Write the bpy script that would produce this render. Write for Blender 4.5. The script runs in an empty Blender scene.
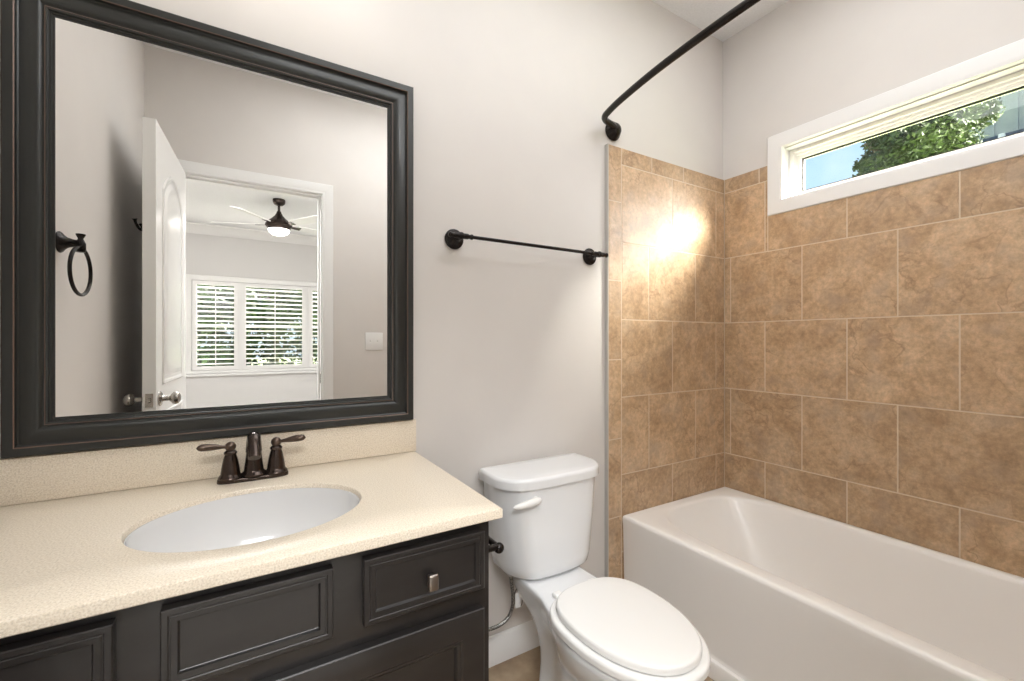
import bpy, bmesh, math, random
from mathutils import Vector, Matrix
from math import sin, cos, pi, radians
S = bpy.context.scene
COL = S.collection

# ------------------------------------------------------------ camera, world, sun, exposure
cam_d = bpy.data.cameras.new('camera')
cam_d.sensor_fit = 'HORIZONTAL'; cam_d.sensor_width = 36.0
cam_d.lens = 440.0 / 1024.0 * 36.0
cam_d.clip_start = 0.03; cam_d.clip_end = 200
cam = bpy.data.objects.new('camera', cam_d); COL.objects.link(cam)
cam.location = (0, -1.4, 1.17)
cam.rotation_euler = (radians(90), 0, radians(-31.2))
S.camera = cam

vs = S.view_settings
vs.view_transform = 'Standard'
try: vs.look = 'None'
except Exception: pass
vs.gamma = 1.0; vs.use_curve_mapping = False
vs.exposure = 0.32

W = bpy.data.worlds.new('world'); S.world = W; W.use_nodes = True
wn = W.node_tree; wn.nodes.clear()
def _n(t, ty, **kw):
    n = t.nodes.new(ty)
    for k, v in kw.items(): setattr(n, k, v)
    return n
wo = _n(wn, 'ShaderNodeOutputWorld'); wb = _n(wn, 'ShaderNodeBackground')
tc = _n(wn, 'ShaderNodeTexCoord'); sep = _n(wn, 'ShaderNodeSeparateXYZ')
rmp = _n(wn, 'ShaderNodeValToRGB'); nz = _n(wn, 'ShaderNodeTexNoise')
nz.inputs['Scale'].default_value = 3.5; nz.inputs['Detail'].default_value = 6
cr = _n(wn, 'ShaderNodeValToRGB'); mx = _n(wn, 'ShaderNodeMix', data_type='RGBA')
e = rmp.color_ramp.elements
e[0].position = 0.0; e[0].color = (0.55, 0.68, 0.80, 1)
e[1].position = 0.75; e[1].color = (0.14, 0.34, 0.70, 1)
m_ = rmp.color_ramp.elements.new(0.30); m_.color = (0.46, 0.66, 0.86, 1)
cr.color_ramp.elements[0].position = 0.50; cr.color_ramp.elements[1].position = 0.78
wn.links.new(tc.outputs['Generated'], sep.inputs[0])
wn.links.new(sep.outputs['Z'], rmp.inputs[0])
wn.links.new(tc.outputs['Generated'], nz.inputs['Vector'])
wn.links.new(nz.outputs['Fac'], cr.inputs[0])
wn.links.new(cr.outputs[0], mx.inputs[0])
wn.links.new(rmp.outputs[0], mx.inputs[6]); mx.inputs[7].default_value = (0.9, 0.93, 0.97, 1)
wn.links.new(mx.outputs[2], wb.inputs['Color'])
wb.inputs['Strength'].default_value = 1.2
wn.links.new(wb.outputs[0], wo.inputs[0])

def sun(name, frm, strength, angle, col):
    d = bpy.data.lights.new(name, 'SUN'); d.energy = strength; d.angle = radians(angle); d.color = col
    o = bpy.data.objects.new(name, d); COL.objects.link(o)
    o.rotation_euler = Vector(frm).to_track_quat('Z', 'Y').to_euler(); o.location = (8, -8, 9)
sun('sun', (1.0, -1.75, 1.10), 58.0, 30, (1.0, 0.93, 0.84))
sun('hazy_sun_glow', (1.0, -1.35, 0.42), 7.0, 30, (1.0, 0.97, 0.94))

def area(name, loc, rot, sx, sy, power, col):
    d = bpy.data.lights.new(name, 'AREA'); d.shape = 'RECTANGLE'; d.size = sx; d.size_y = sy
    d.energy = power; d.color = col
    o = bpy.data.objects.new(name, d); COL.objects.link(o); o.location = loc; o.rotation_euler = rot
    return o
area('bathroom_fill_light', (0.95, -0.84, 2.70), (0, 0, 0), 1.7, 0.92, 11.6, (0.96, 0.98, 1.0))  # added soft fill over the whole bathroom, not a fixture of the room
area('doorway_fill_light', (-0.25, -2.45, 2.62), (radians(48), 0, 0), 1.3, 0.4, 46, (0.985, 0.99, 1.0))  # added fill tilted through the doorway to brighten the lower bathroom
area('bedroom_fill_light', (0.0, -2.55, 2.70), (0, 0, 0), 3.0, 1.4, 60, (0.98, 0.99, 1.0))  # added panel brightening the bedroom, placed out of the mirror's view

# ------------------------------------------------------------ materials
def lin(r, g, b):
    f = lambda c: (c/255/12.92) if c/255 <= 0.04045 else ((c/255+0.055)/1.055)**2.4
    return (f(r), f(g), f(b), 1)
MATS = {}
def mat(name, col, rough=0.5, metal=0.0, coat=0.0, spec=0.5, emit=None, es=0):
    m = bpy.data.materials.new(name); m.use_nodes = True
    p = m.node_tree.nodes['Principled BSDF']
    p.inputs['Base Color'].default_value = col; p.inputs['Roughness'].default_value = rough
    p.inputs['Metallic'].default_value = metal; p.inputs['Coat Weight'].default_value = coat
    p.inputs['Coat Roughness'].default_value = 0.08
    p.inputs['Specular IOR Level'].default_value = spec
    if emit: p.inputs['Emission Color'].default_value = emit; p.inputs['Emission Strength'].default_value = es
    MATS[name] = m
    return m
def noise_col(m, c1, c2, scale, detail=4, lo=0.35, hi=0.65, bump=0.0, stretch=None):
    """colour mottling in object coordinates"""
    t = m.node_tree; p = t.nodes['Principled BSDF']
    tc = _n(t, 'ShaderNodeTexCoord'); n = _n(t, 'ShaderNodeTexNoise'); r = _n(t, 'ShaderNodeValToRGB')
    n.inputs['Scale'].default_value = scale; n.inputs['Detail'].default_value = detail
    src = tc.outputs['Object']
    if stretch:
        mp = _n(t, 'ShaderNodeMapping'); mp.inputs['Scale'].default_value = stretch
        t.links.new(src, mp.inputs[0]); src = mp.outputs[0]
    t.links.new(src, n.inputs['Vector'])
    r.color_ramp.elements[0].position = lo; r.color_ramp.elements[0].color = c1
    r.color_ramp.elements[1].position = hi; r.color_ramp.elements[1].color = c2
    t.links.new(n.outputs['Fac'], r.inputs[0]); t.links.new(r.outputs[0], p.inputs['Base Color'])
    if bump:
        b = _n(t, 'ShaderNodeBump'); b.inputs['Strength'].default_value = bump; b.inputs['Distance'].default_value = 0.002
        t.links.new(n.outputs['Fac'], b.inputs['Height']); t.links.new(b.outputs[0], p.inputs['Normal'])
    return m

WALL = noise_col(mat('greige_wall_paint', lin(220, 215, 210), 0.55, spec=0.3), lin(219, 214, 209), lin(221, 216, 211), 6)
BEDW = mat('pale_bedroom_paint', lin(222, 220, 218), 0.6, spec=0.3)
CEIL = noise_col(mat('white_ceiling_paint', lin(240, 240, 240), 0.8, spec=0.2), lin(236, 236, 236), lin(242, 242, 242), 120, bump=0.15)
TRIM = mat('white_trim_paint', lin(239, 238, 236), 0.30)
VINYL = mat('cream_window_vinyl', lin(243, 240, 231), 0.35)
DOORM = mat('white_door_paint', lin(240, 239, 236), 0.22)
PORC = mat('white_porcelain', lin(240, 241, 242), 0.10, coat=0.6)
SINKM = mat('grey_white_porcelain', lin(222, 221, 220), 0.10, coat=0.6)
SEATM = mat('white_seat_plastic', lin(247, 246, 243), 0.22)
TUBM = mat('biscuit_white_enamel', lin(248, 244, 239), 0.32, coat=0.12)
BRONZE = mat('oil_rubbed_bronze', lin(72, 62, 57), 0.24, 0.85)
BRONZE2 = mat('brown_bronze', lin(94, 80, 71), 0.28, 0.8)
BLACKB = mat('near_black_bronze', lin(36, 31, 29), 0.26, 0.6)
NICKEL = mat('brushed_nickel', lin(176, 172, 166), 0.25, 1.0)
CHROME = mat('chrome', lin(215, 215, 215), 0.1, 1.0)
FRAME = mat('dark_bronze_frame_paint', lin(46, 47, 45), 0.38, 0.25, coat=0.2)
RUBBED = mat('rubbed_brown_edge', lin(112, 90, 78), 0.4, 0.2)
GLASSM = mat('mirror_silver', (0.93, 0.93, 0.92, 1), 0.0, 1.0)
CAB = noise_col(mat('espresso_cabinet_paint', lin(35, 32, 31), 0.33, coat=0.25), lin(32, 29, 28), lin(38, 35, 34), 9, stretch=(1, 1, 4))
PEWTER = mat('pewter_knob', lin(150, 142, 136), 0.28, 1.0)
EDGE = mat('grey_edge_trim', lin(188, 184, 178), 0.6)
GROUT = mat('tan_grout', lin(218, 200, 176), 0.9)
BLACK = mat('matte_black', lin(8, 8, 8), 0.7)  # plain black for gaskets, mirror backing, overflow hole and tag loop
BRAID = noise_col(mat('braided_steel', lin(150, 148, 144), 0.35, 0.9), lin(70, 68, 66), lin(190, 188, 184), 420, 1)
SHADE = mat('frosted_lamp_glass', lin(255, 250, 242), 0.4, emit=(1, 0.96, 0.90, 1), es=1.0)
DOME = mat('fill_globe_glow', lin(255, 250, 242), 0.4, emit=(0.955, 0.975, 1, 1), es=12)  # glow of the added globe that brightens the bathroom
FANGL = mat('frosted_fan_glass', lin(255, 250, 242), 0.4, emit=(1, 0.97, 0.92, 1), es=6)
BLADE = mat('white_fan_blade', lin(236, 235, 232), 0.4)
LEAF = noise_col(mat('leaf_green', lin(62, 92, 42), 0.6), lin(44, 72, 36), lin(104, 126, 56), 1.6, 3)
LEAFD = noise_col(mat('dark_leaf_green', lin(42, 68, 36), 0.6), lin(30, 54, 28), lin(66, 96, 46), 1.4, 3)
LEAFO = noise_col(mat('olive_leaf_green', lin(44, 66, 38), 0.6), lin(26, 46, 30), lin(74, 92, 44), 2.6, 3)
BARK = noise_col(mat('bark', lin(88, 74, 62), 0.9), lin(66, 55, 46), lin(112, 98, 84), 12, bump=0.5)
GRASS = noise_col(mat('lawn', lin(120, 142, 66), 0.9), lin(92, 118, 50), lin(142, 158, 84), 2.2)
SIDING = noise_col(mat('grey_siding', lin(158, 164, 166), 0.7), lin(150, 157, 160), lin(168, 173, 174), 3)
SHINGLE = noise_col(mat('slate_shingles', lin(92, 98, 106), 0.9), lin(76, 82, 90), lin(108, 112, 120), 14)
CARPET = noise_col(mat('beige_carpet', lin(190, 185, 178), 0.95), lin(182, 177, 170), lin(198, 193, 186), 300, bump=0.4)

def _quartz():
    m = mat('cream_quartz', lin(236, 221, 196), 0.28)
    t = m.node_tree; p = t.nodes['Principled BSDF']
    tc = _n(t, 'ShaderNodeTexCoord')
    v = _n(t, 'ShaderNodeTexNoise'); v.inputs['Scale'].default_value = 330; v.inputs['Detail'].default_value = 2
    r = _n(t, 'ShaderNodeValToRGB')
    r.color_ramp.elements[0].position = 0.30; r.color_ramp.elements[0].color = lin(206, 194, 175)
    r.color_ramp.elements[1].position = 0.50; r.color_ramp.elements[1].color = lin(229, 216, 196)
    x = r.color_ramp.elements.new(0.68); x.color = lin(240, 231, 216)
    t.links.new(tc.outputs['Object'], v.inputs['Vector']); t.links.new(v.outputs['Fac'], r.inputs[0])
    t.links.new(r.outputs[0], p.inputs['Base Color'])
    return m
QUARTZ = _quartz()

def _tile():
    m = mat('travertine_look_tile', lin(180, 146, 112), 0.36)
    t = m.node_tree; p = t.nodes['Principled BSDF']
    tc = _n(t, 'ShaderNodeTexCoord'); at = _n(t, 'ShaderNodeAttribute'); at.attribute_name = 'tone'
    off = _n(t, 'ShaderNodeVectorMath', operation='MULTIPLY_ADD')
    cmb = _n(t, 'ShaderNodeCombineXYZ')
    for i in range(3): t.links.new(at.outputs['Fac'], cmb.inputs[i])
    off.inputs[1].default_value = (13, 17, 11)
    t.links.new(cmb.outputs[0], off.inputs[0]); t.links.new(tc.outputs['Object'], off.inputs[2])
    n1 = _n(t, 'ShaderNodeTexNoise'); n1.inputs['Scale'].default_value = 9; n1.inputs['Detail'].default_value = 10; n1.inputs['Roughness'].default_value = 0.68
    n1.inputs['Distortion'].default_value = 0.15
    t.links.new(off.outputs[0], n1.inputs['Vector'])
    r1 = _n(t, 'ShaderNodeValToRGB')
    e = r1.color_ramp.elements
    e[0].position = 0.30; e[0].color = lin(160, 131, 100)
    e[1].position = 0.72; e[1].color = lin(202, 177, 147)
    a = e.new(0.5); a.color = lin(184, 155, 123)
    t.links.new(n1.outputs['Fac'], r1.inputs[0])
    # thin dark veins
    n2 = _n(t, 'ShaderNodeTexNoise'); n2.inputs['Scale'].default_value = 9; n2.inputs['Detail'].default_value = 7; n2.inputs['Distortion'].default_value = 0.5
    t.links.new(off.outputs[0], n2.inputs['Vector'])
    r2 = _n(t, 'ShaderNodeValToRGB'); e = r2.color_ramp.elements
    e[0].position = 0.478; e[0].color = (0, 0, 0, 1); e[1].position = 0.522; e[1].color = (0, 0, 0, 1)
    b = e.new(0.5); b.color = (1, 1, 1, 1)
    t.links.new(n2.outputs['Fac'], r2.inputs[0])
    n3 = _n(t, 'ShaderNodeTexNoise'); n3.inputs['Scale'].default_value = 4; n3.inputs['Detail'].default_value = 2
    t.links.new(off.outputs[0], n3.inputs['Vector'])
    r3 = _n(t, 'ShaderNodeValToRGB'); r3.color_ramp.elements[0].position = 0.46; r3.color_ramp.elements[1].position = 0.62
    t.links.new(n3.outputs['Fac'], r3.inputs[0])
    mm = _n(t, 'ShaderNodeMath', operation='MULTIPLY'); t.links.new(r2.outputs[0], mm.inputs[0]); t.links.new(r3.outputs[0], mm.inputs[1])
    m2 = _n(t, 'ShaderNodeMath', operation='MULTIPLY'); m2.inputs[1].default_value = 0.40; t.links.new(mm.outputs[0], m2.inputs[0])
    mixv = _n(t, 'ShaderNodeMix', data_type='RGBA'); t.links.new(m2.outputs[0], mixv.inputs[0])
    t.links.new(r1.outputs[0], mixv.inputs[6]); mixv.inputs[7].default_value = lin(110, 78, 56)
    # fine grain and greyer clouds
    n4 = _n(t, 'ShaderNodeTexNoise'); n4.inputs['Scale'].default_value = 55; n4.inputs['Detail'].default_value = 8; n4.inputs['Roughness'].default_value = 0.7
    t.links.new(off.outputs[0], n4.inputs['Vector'])
    g4 = _n(t, 'ShaderNodeMapRange'); g4.inputs['From Min'].default_value = 0.3; g4.inputs['From Max'].default_value = 0.7; g4.inputs['To Min'].default_value = 0.84; g4.inputs['To Max'].default_value = 1.42
    t.links.new(n4.outputs['Fac'], g4.inputs['Value'])
    h4 = _n(t, 'ShaderNodeHueSaturation'); t.links.new(g4.outputs[0], h4.inputs['Value']); t.links.new(mixv.outputs[2], h4.inputs['Color'])
    n5 = _n(t, 'ShaderNodeTexNoise'); n5.inputs['Scale'].default_value = 11; n5.inputs['Detail'].default_value = 5
    t.links.new(off.outputs[0], n5.inputs['Vector'])
    r5 = _n(t, 'ShaderNodeValToRGB'); r5.color_ramp.elements[0].position = 0.52; r5.color_ramp.elements[1].position = 0.74; r5.color_ramp.elements[1].color = (0.55, 0.55, 0.55, 1)
    t.links.new(n5.outputs['Fac'], r5.inputs[0])
    mixv = _n(t, 'ShaderNodeMix', data_type='RGBA'); t.links.new(r5.outputs[0], mixv.inputs[0]); t.links.new(h4.outputs[0], mixv.inputs[6]); mixv.inputs[7].default_value = lin(170, 150, 130)
    # each tile a little lighter or darker
    mr = _n(t, 'ShaderNodeMapRange'); mr.inputs['To Min'].default_value = 0.93; mr.inputs['To Max'].default_value = 1.06
    t.links.new(at.outputs['Fac'], mr.inputs['Value'])
    hs = _n(t, 'ShaderNodeHueSaturation'); t.links.new(mr.outputs[0], hs.inputs['Value']); t.links.new(mixv.outputs[2], hs.inputs['Color'])
    t.links.new(hs.outputs[0], p.inputs['Base Color'])
    bp = _n(t, 'ShaderNodeBump'); bp.inputs['Strength'].default_value = 0.12; bp.inputs['Distance'].default_value = 0.003
    t.links.new(n1.outputs['Fac'], bp.inputs['Height']); t.links.new(bp.outputs[0], p.inputs['Normal'])
    return m
TILE = _tile()

def _floor():
    m = mat('taupe_stone_floor_tile', lin(160, 138, 112), 0.35)
    t = m.node_tree; p = t.nodes['Principled BSDF']
    tc = _n(t, 'ShaderNodeTexCoord'); br = _n(t, 'ShaderNodeTexBrick')
    br.offset = 0.5; br.inputs['Scale'].default_value = 1.0
    br.inputs['Brick Width'].default_value = 0.335; br.inputs['Row Height'].default_value = 0.335
    br.inputs['Mortar Size'].default_value = 0.003
    n1 = _n(t, 'ShaderNodeTexNoise'); n1.inputs['Scale'].default_value = 8; n1.inputs['Detail'].default_value = 8
    r1 = _n(t, 'ShaderNodeValToRGB'); r1.color_ramp.elements[0].position = 0.33; r1.color_ramp.elements[1].position = 0.68
    r1.color_ramp.elements[0].color = lin(120, 98, 76); r1.color_ramp.elements[1].color = lin(186, 164, 136)
    t.links.new(tc.outputs['Object'], br.inputs['Vector']); t.links.new(tc.outputs['Object'], n1.inputs['Vector'])
    t.links.new(n1.outputs['Fac'], r1.inputs[0]); t.links.new(r1.outputs[0], br.inputs['Color1']); t.links.new(r1.outputs[0], br.inputs['Color2'])
    br.inputs['Mortar'].default_value = lin(140, 124, 104)
    t.links.new(br.outputs['Color'], p.inputs['Base Color'])
    return m
FLOORM = _floor()

def _pane():
    m = bpy.data.materials.new('clear_window_glass'); m.use_nodes = True
    t = m.node_tree; t.nodes.clear()
    o = _n(t, 'ShaderNodeOutputMaterial'); a = _n(t, 'ShaderNodeBsdfTransparent'); g = _n(t, 'ShaderNodeBsdfGlossy')
    g.inputs['Roughness'].default_value = 0.0
    x = _n(t, 'ShaderNodeMixShader'); lw = _n(t, 'ShaderNodeLayerWeight'); lw.inputs['Blend'].default_value = 0.5
    pw = _n(t, 'ShaderNodeMath', operation='POWER'); pw.inputs[1].default_value = 5
    f = _n(t, 'ShaderNodeMath', operation='MULTIPLY_ADD'); f.inputs[1].default_value = 0.9; f.inputs[2].default_value = 0.04
    t.links.new(lw.outputs['Facing'], pw.inputs[0]); t.links.new(pw.outputs[0], f.inputs[0])
    a.inputs['Color'].default_value = (0.95, 0.97, 0.97, 1)
    t.links.new(f.outputs[0], x.inputs[0]); t.links.new(a.outputs[0], x.inputs[1]); t.links.new(g.outputs[0], x.inputs[2])
    t.links.new(x.outputs[0], o.inputs[0])
    return m
PANE = _pane()

# ------------------------------------------------------------ mesh helpers (world coordinates)
def BM(): return bmesh.new()
def wloc(o):
    v = Vector((0, 0, 0))
    while o: v = v + o.location; o = o.parent
    return v
def obj(name, bm, m, parent=None, smooth=35, keep=False):
    if parent is not None and not keep:
        bmesh.ops.translate(bm, verts=bm.verts, vec=-wloc(parent))
    me = bpy.data.meshes.new(name); bm.normal_update(); bm.to_mesh(me); bm.free()
    for x in (m if isinstance(m, (list, tuple)) else [m]): me.materials.append(x)
    if smooth:
        for p in me.polygons: p.use_smooth = True
        me.set_sharp_from_angle(angle=radians(smooth))
    o = bpy.data.objects.new(name, me); COL.objects.link(o)
    if parent is not None: o.parent = parent
    return o
def thing(name, label, cat, loc, group=None):
    o = bpy.data.objects.new(name, None); COL.objects.link(o)
    o.location = loc; o.empty_display_size = 0.05
    o['label'] = label; o['category'] = cat
    if group: o['group'] = group
    return o
def tag(o, label, cat, group=None):
    o['label'] = label; o['category'] = cat
    if group: o['group'] = group
    return o
def struct(name, bm, m, parent=None, smooth=35):
    o = obj(name, bm, m, parent, smooth)
    if parent is None: o['kind'] = 'structure'
    return o
def box(bm, x0, y0, z0, x1, y1, z1, bev=0.0, seg=2, mi=0):
    x0, x1 = sorted((x0, x1)); y0, y1 = sorted((y0, y1)); z0, z1 = sorted((z0, z1))
    vs = [bm.verts.new(p) for p in ((x0,y0,z0),(x1,y0,z0),(x1,y1,z0),(x0,y1,z0),(x0,y0,z1),(x1,y0,z1),(x1,y1,z1),(x0,y1,z1))]
    fs = [bm.faces.new([vs[i] for i in q]) for q in ((3,2,1,0),(4,5,6,7),(0,1,5,4),(1,2,6,5),(2,3,7,6),(3,0,4,7))]
    for f in fs: f.material_index = mi
    if bev > 0:
        ed = list({e for f in fs for e in f.edges})
        r = bmesh.ops.bevel(bm, geom=ed, offset=bev, segments=seg, profile=0.5, affect='EDGES', clamp_overlap=True)
        for f in r['faces']: f.material_index = mi
    return vs
def loft(bm, rings, cap0=True, cap1=True, closed=True, mi=0, mis=None):
    """rings: lists of points, all of one length"""
    V = [[bm.verts.new(p) for p in r] for r in rings]
    n = len(V[0])
    for k in range(len(V)-1):
        for i in range(n if closed else n-1):
            j = (i+1) % n
            try:
                f = bm.faces.new((V[k][i], V[k][j], V[k+1][j], V[k+1][i])); f.material_index = mis[k] if mis else mi
            except ValueError: pass
    if cap0: f = bm.faces.new(list(reversed(V[0]))); f.material_index = mi
    if cap1: f = bm.faces.new(V[-1]); f.material_index = mi
    return V
def lathe(bm, prof, c, axis='Z', seg=28, mi=0, rot=None):
    """prof: (radius, height along axis) pairs from base to top"""
    rings = []
    for r, h in prof:
        ring = []
        for i in range(seg):
            a = 2*pi*i/seg
            p = Vector((max(r, 1e-4)*cos(a), max(r, 1e-4)*sin(a), h))
            if axis == 'X': p = Vector((p.z, p.x, p.y))
            elif axis == '-X': p = Vector((-p.z, p.y, p.x))
            elif axis == '-Y': p = Vector((p.x, -p.z, p.y))
            elif axis == 'Y': p = Vector((p.y, p.z, p.x))
            elif axis == '-Z': p = Vector((p.y, p.x, -p.z))
            if rot is not None: p = rot @ p
            ring.append(p + Vector(c))
        rings.append(ring)
    loft(bm, rings, mi=mi)
def smooth_path(pts, n=8):
    P = [Vector(p) for p in pts]; out = []
    for i in range(len(P)-1):
        p0 = P[max(i-1, 0)]; p1 = P[i]; p2 = P[i+1]; p3 = P[min(i+2, len(P)-1)]
        for k in range(n):
            t = k/n
            out.append(0.5*((2*p1)+(p2-p0)*t+(2*p0-5*p1+4*p2-p3)*t*t+(3*p1-p0-3*p2+p3)*t**3))
    out.append(P[-1]); return out
def tube(bm, pts, rad, seg=14, closed=False, mi=0, flat=1.0):
    P = [Vector(p) for p in pts]; n = len(P)
    R = rad if isinstance(rad, (list, tuple)) else [rad]*n
    up = None; rings = []
    for i in range(n):
        if closed: d = (P[(i+1) % n]-P[i-1]).normalized()
        else: d = (P[min(i+1, n-1)]-P[max(i-1, 0)]).normalized()
        if up is None:
            up = Vector((0, 0, 1)) if abs(d.z) < 0.9 else Vector((1, 0, 0))
        up = (up - d*up.dot(d)).normalized(); s = d.cross(up)
        rings.append([P[i] + (s*cos(2*pi*k/seg) + up*sin(2*pi*k/seg)*flat)*R[i] for k in range(seg)])
    if closed: rings.append(rings[0]); loft(bm, rings, False, False, mi=mi); bmesh.ops.remove_doubles(bm, verts=bm.verts, dist=1e-6)
    else: loft(bm, rings, mi=mi)
def ball(bm, c, r, sc=(1, 1, 1), seg=20, mi=0):
    prof = [(r*sin(pi*i/12), -r*cos(pi*i/12)) for i in range(13)]
    rings = []
    for rr, h in prof:
        rings.append([Vector((max(rr, 1e-4)*cos(2*pi*i/seg)*sc[0], max(rr, 1e-4)*sin(2*pi*i/seg)*sc[1], h*sc[2]))+Vector(c) for i in range(seg)])
    loft(bm, rings, mi=mi)
def rect_sweep(bm, x0, x1, z0, z1, prof, ybase, cap=False, mis=None):
    """mouldings round a rectangle facing -y: prof = (inset, projection)"""
    rings = []
    for i, p in prof:
        rings.append([(x0+i, ybase-p, z0+i), (x1-i, ybase-p, z0+i), (x1-i, ybase-p, z1-i), (x0+i, ybase-p, z1-i)])
    loft(bm, rings, False, cap, mis=mis)
def plate(bm, outline, z0, z1, bev, seg=4, dome=0.0):
    """rounded solid from a horizontal outline"""
    c = Vector((sum(p[0] for p in outline)/len(outline), sum(p[1] for p in outline)/len(outline)))
    n = len(outline)
    def inset(d):
        out = []
        for i in range(n):
            a = Vector(outline[i-1][:2]); b = Vector(outline[i][:2]); e = Vector(outline[(i+1) % n][:2])
            t = (e-a)
            t = t.normalized() if t.length > 1e-9 else Vector((1, 0))
            nn = Vector((-t.y, t.x))
            if nn.dot(c-b) < 0: nn = -nn
            out.append(b+nn*d)
        return out
    rings = []
    for k in range(seg+1):
        a = pi/2*k/seg
        rings.append([(p.x, p.y, z0+bev*(1-sin(a))) for p in inset(bev*(1-sin(a))*0 + bev*(1-cos(pi/2-a)))])
    rings2 = []
    for k in range(seg+1):
        a = pi/2*k/seg
        rings2.append([(p.x, p.y, z1-bev+bev*sin(a)) for p in inset(bev*(1-cos(a)))])
    R = rings + rings2
    if dome:
        base = inset(bev)
        for s, h in ((0.8, 0.45), (0.5, 0.8), (0.2, 1.0)):
            R.append([(c.x+(p.x-c.x)*s, c.y+(p.y-c.y)*s, z1+dome*h) for p in base])
    loft(bm, R)

# ------------------------------------------------------------ room dimensions
XL, XR, YF, ZC = -0.458, 2.140, -1.62, 2.735      # left wall, right wall, wall behind the viewer, ceiling
TX, TY = 2.122, -0.020                              # tile faces
DX0, DX1, DZ = -0.318, 0.418, 2.095                # doorway
BY, BX0, BX1 = -5.9, -2.4, 2.0                     # bedroom

# ------------------------------------------------------------ room shell
b = BM(); box(b, XL-0.1, YF, -0.1, XR+0.12, 0.12, 0.0); struct('floor', b, FLOORM, smooth=0)
b = BM(); box(b, BX0-0.15, BY-0.15, -0.1, BX1+0.15, YF, -0.004); struct('floor_bedroom', b, CARPET, smooth=0)
b = BM(); box(b, XL-0.1, YF-0.06, ZC, XR+0.12, 0.12, ZC+0.12); struct('ceiling', b, CEIL, smooth=0)
b = BM(); box(b, BX0-0.15, BY-0.15, ZC, BX1+0.15, YF-0.06, ZC+0.12); struct('ceiling_bedroom', b, CEIL, smooth=0)
b = BM(); box(b, XL-0.1, 0, 0, XR+0.12, 0.12, ZC); struct('wall_back', b, WALL, smooth=0)
b = BM(); box(b, XL-0.1, YF, 0, XL, 0, ZC); struct('wall_left', b, WALL, smooth=0)
# right wall round the high window
WY0, WY1, WZ0, WZ1 = -1.312, -0.306, 1.815, 2.060
b = BM()
box(b, XR, YF, 0, XR+0.12, 0, WZ0); box(b, XR, YF, WZ1, XR+0.12, 0, ZC)
box(b, XR, YF, WZ0, XR+0.12, WY0, WZ1); box(b, XR, WY1, WZ0, XR+0.12, 0, WZ1)
struct('wall_right', b, WALL, smooth=0)
# wall behind the viewer with the doorway
b = BM()
box(b, BX0, YF-0.12, 0, DX0, YF, ZC); box(b, DX1, YF-0.12, 0, XR+0.12, YF, ZC); box(b, DX0, YF-0.12, DZ, DX1, YF, ZC)
struct('wall_front', b, WALL, smooth=0)
# bedroom walls
BWX0, BWX1, BWZ0, BWZ1 = -0.62, 1.36, 0.76, 1.985
b = BM()
box(b, BX0, BY-0.14, 0, BX1, BY, BWZ0); box(b, BX0, BY-0.14, BWZ1, BX1, BY, ZC)
box(b, BX0, BY-0.14, BWZ0, BWX0, BY, BWZ1); box(b, BWX1, BY-0.14, BWZ0, BX1, BY, BWZ1)
struct('wall_bedroom_far', b, BEDW, smooth=0)
b = BM(); box(b, BX0-0.12, BY-0.14, 0, BX0, YF, ZC); struct('wall_bedroom_left', b, BEDW, smooth=0)
b = BM(); box(b, BX1, BY-0.14, 0, BX1+0.12, YF, ZC); struct('wall_bedroom_right', b, BEDW, smooth=0)
# crown moulding along the far bedroom wall
b = BM()
loft(b, [[(x, BY, ZC-0.125), (x, BY+0.012, ZC-0.125), (x, BY+0.016, ZC-0.105), (x, BY+0.05, ZC-0.06), (x, BY+0.085, ZC-0.025), (x, BY+0.095, ZC-0.018), (x, BY+0.095, ZC), (x, BY, ZC)] for x in (BX0, BX1)])
struct('trim_1', b, TRIM)
# baseboards
def baseboard(name, p0, p1, nrm):
    b = BM()
    prof = [(0, 0), (0.013, 0), (0.013, 0.078), (0.010, 0.084), (0.010, 0.090), (0.005, 0.100), (0, 0.102)]
    loft(b, [[(p[0]+nrm[0]*d, p[1]+nrm[1]*d, h) for d, h in prof] for p in (p0, p1)])
    return struct(name, b, TRIM)
baseboard('baseboard_back', (0.46, 0), (1.3085, 0), (0, -1))
baseboard('baseboard_left', (XL, -0.60), (XL, YF), (1, 0))
baseboard('baseboard_front', (0.50, YF), (1.3085, YF), (0, 1))
baseboard('baseboard_bedroom', (BX0, BY), (BX1, BY), (0, 1))

# ------------------------------------------------------------ tile surround (joint lines as in the photo)
rnd = random.Random(4)
def tiles(name, rects, place, grout_rect, th=0.020, edge=None):
    b = BM(); lay = b.faces.layers.float.new('tone')
    place(b, *grout_rect, 0.0, th-0.0009, 0, 1)
    if edge: place(b, *edge, 0.0, th-0.001, 0, 2)
    for (u0, u1, v0, v1) in rects:
        if u1-u0 < 0.01 or v1-v0 < 0.01: continue
        n0 = set(b.faces)
        g = 0.0019
        place(b, u0+g, u1-g, v0+g, v1-g, 0.0, th, 0.0012, 0)
        t = rnd.random()
        for f in b.faces:
            if f not in n0: f[lay] = t
    return struct(name, b, [TILE, GROUT, EDGE], smooth=0)
ZL = [0.0, 0.256, 0.590, 0.925, 1.261, 1.594, 1.930]
ZT = 2.003
def split(lo, hi, js):
    e = [lo]+sorted(j for j in js if lo+0.012 < j < hi-0.012)+[hi]
    return list(zip(e[:-1], e[1:]))
def rows(lo, hi, even, odd, top):
    out = []
    for k in range(len(ZL)-1):
        for a, c in split(lo, hi, even if (len(ZL)-2-k) % 2 == 0 else odd): out.append((a, c, ZL[k], ZL[k+1]))
    for a, c in split(lo, hi, top): out.append((a, c, ZL[-1], ZT))
    return out
def pl_back(b, u0, u1, v0, v1, d0, d1, bev, mi): box(b, u0, 0-d0, v0, u1, 0-d1, v1, bev, 1, mi)
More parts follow.
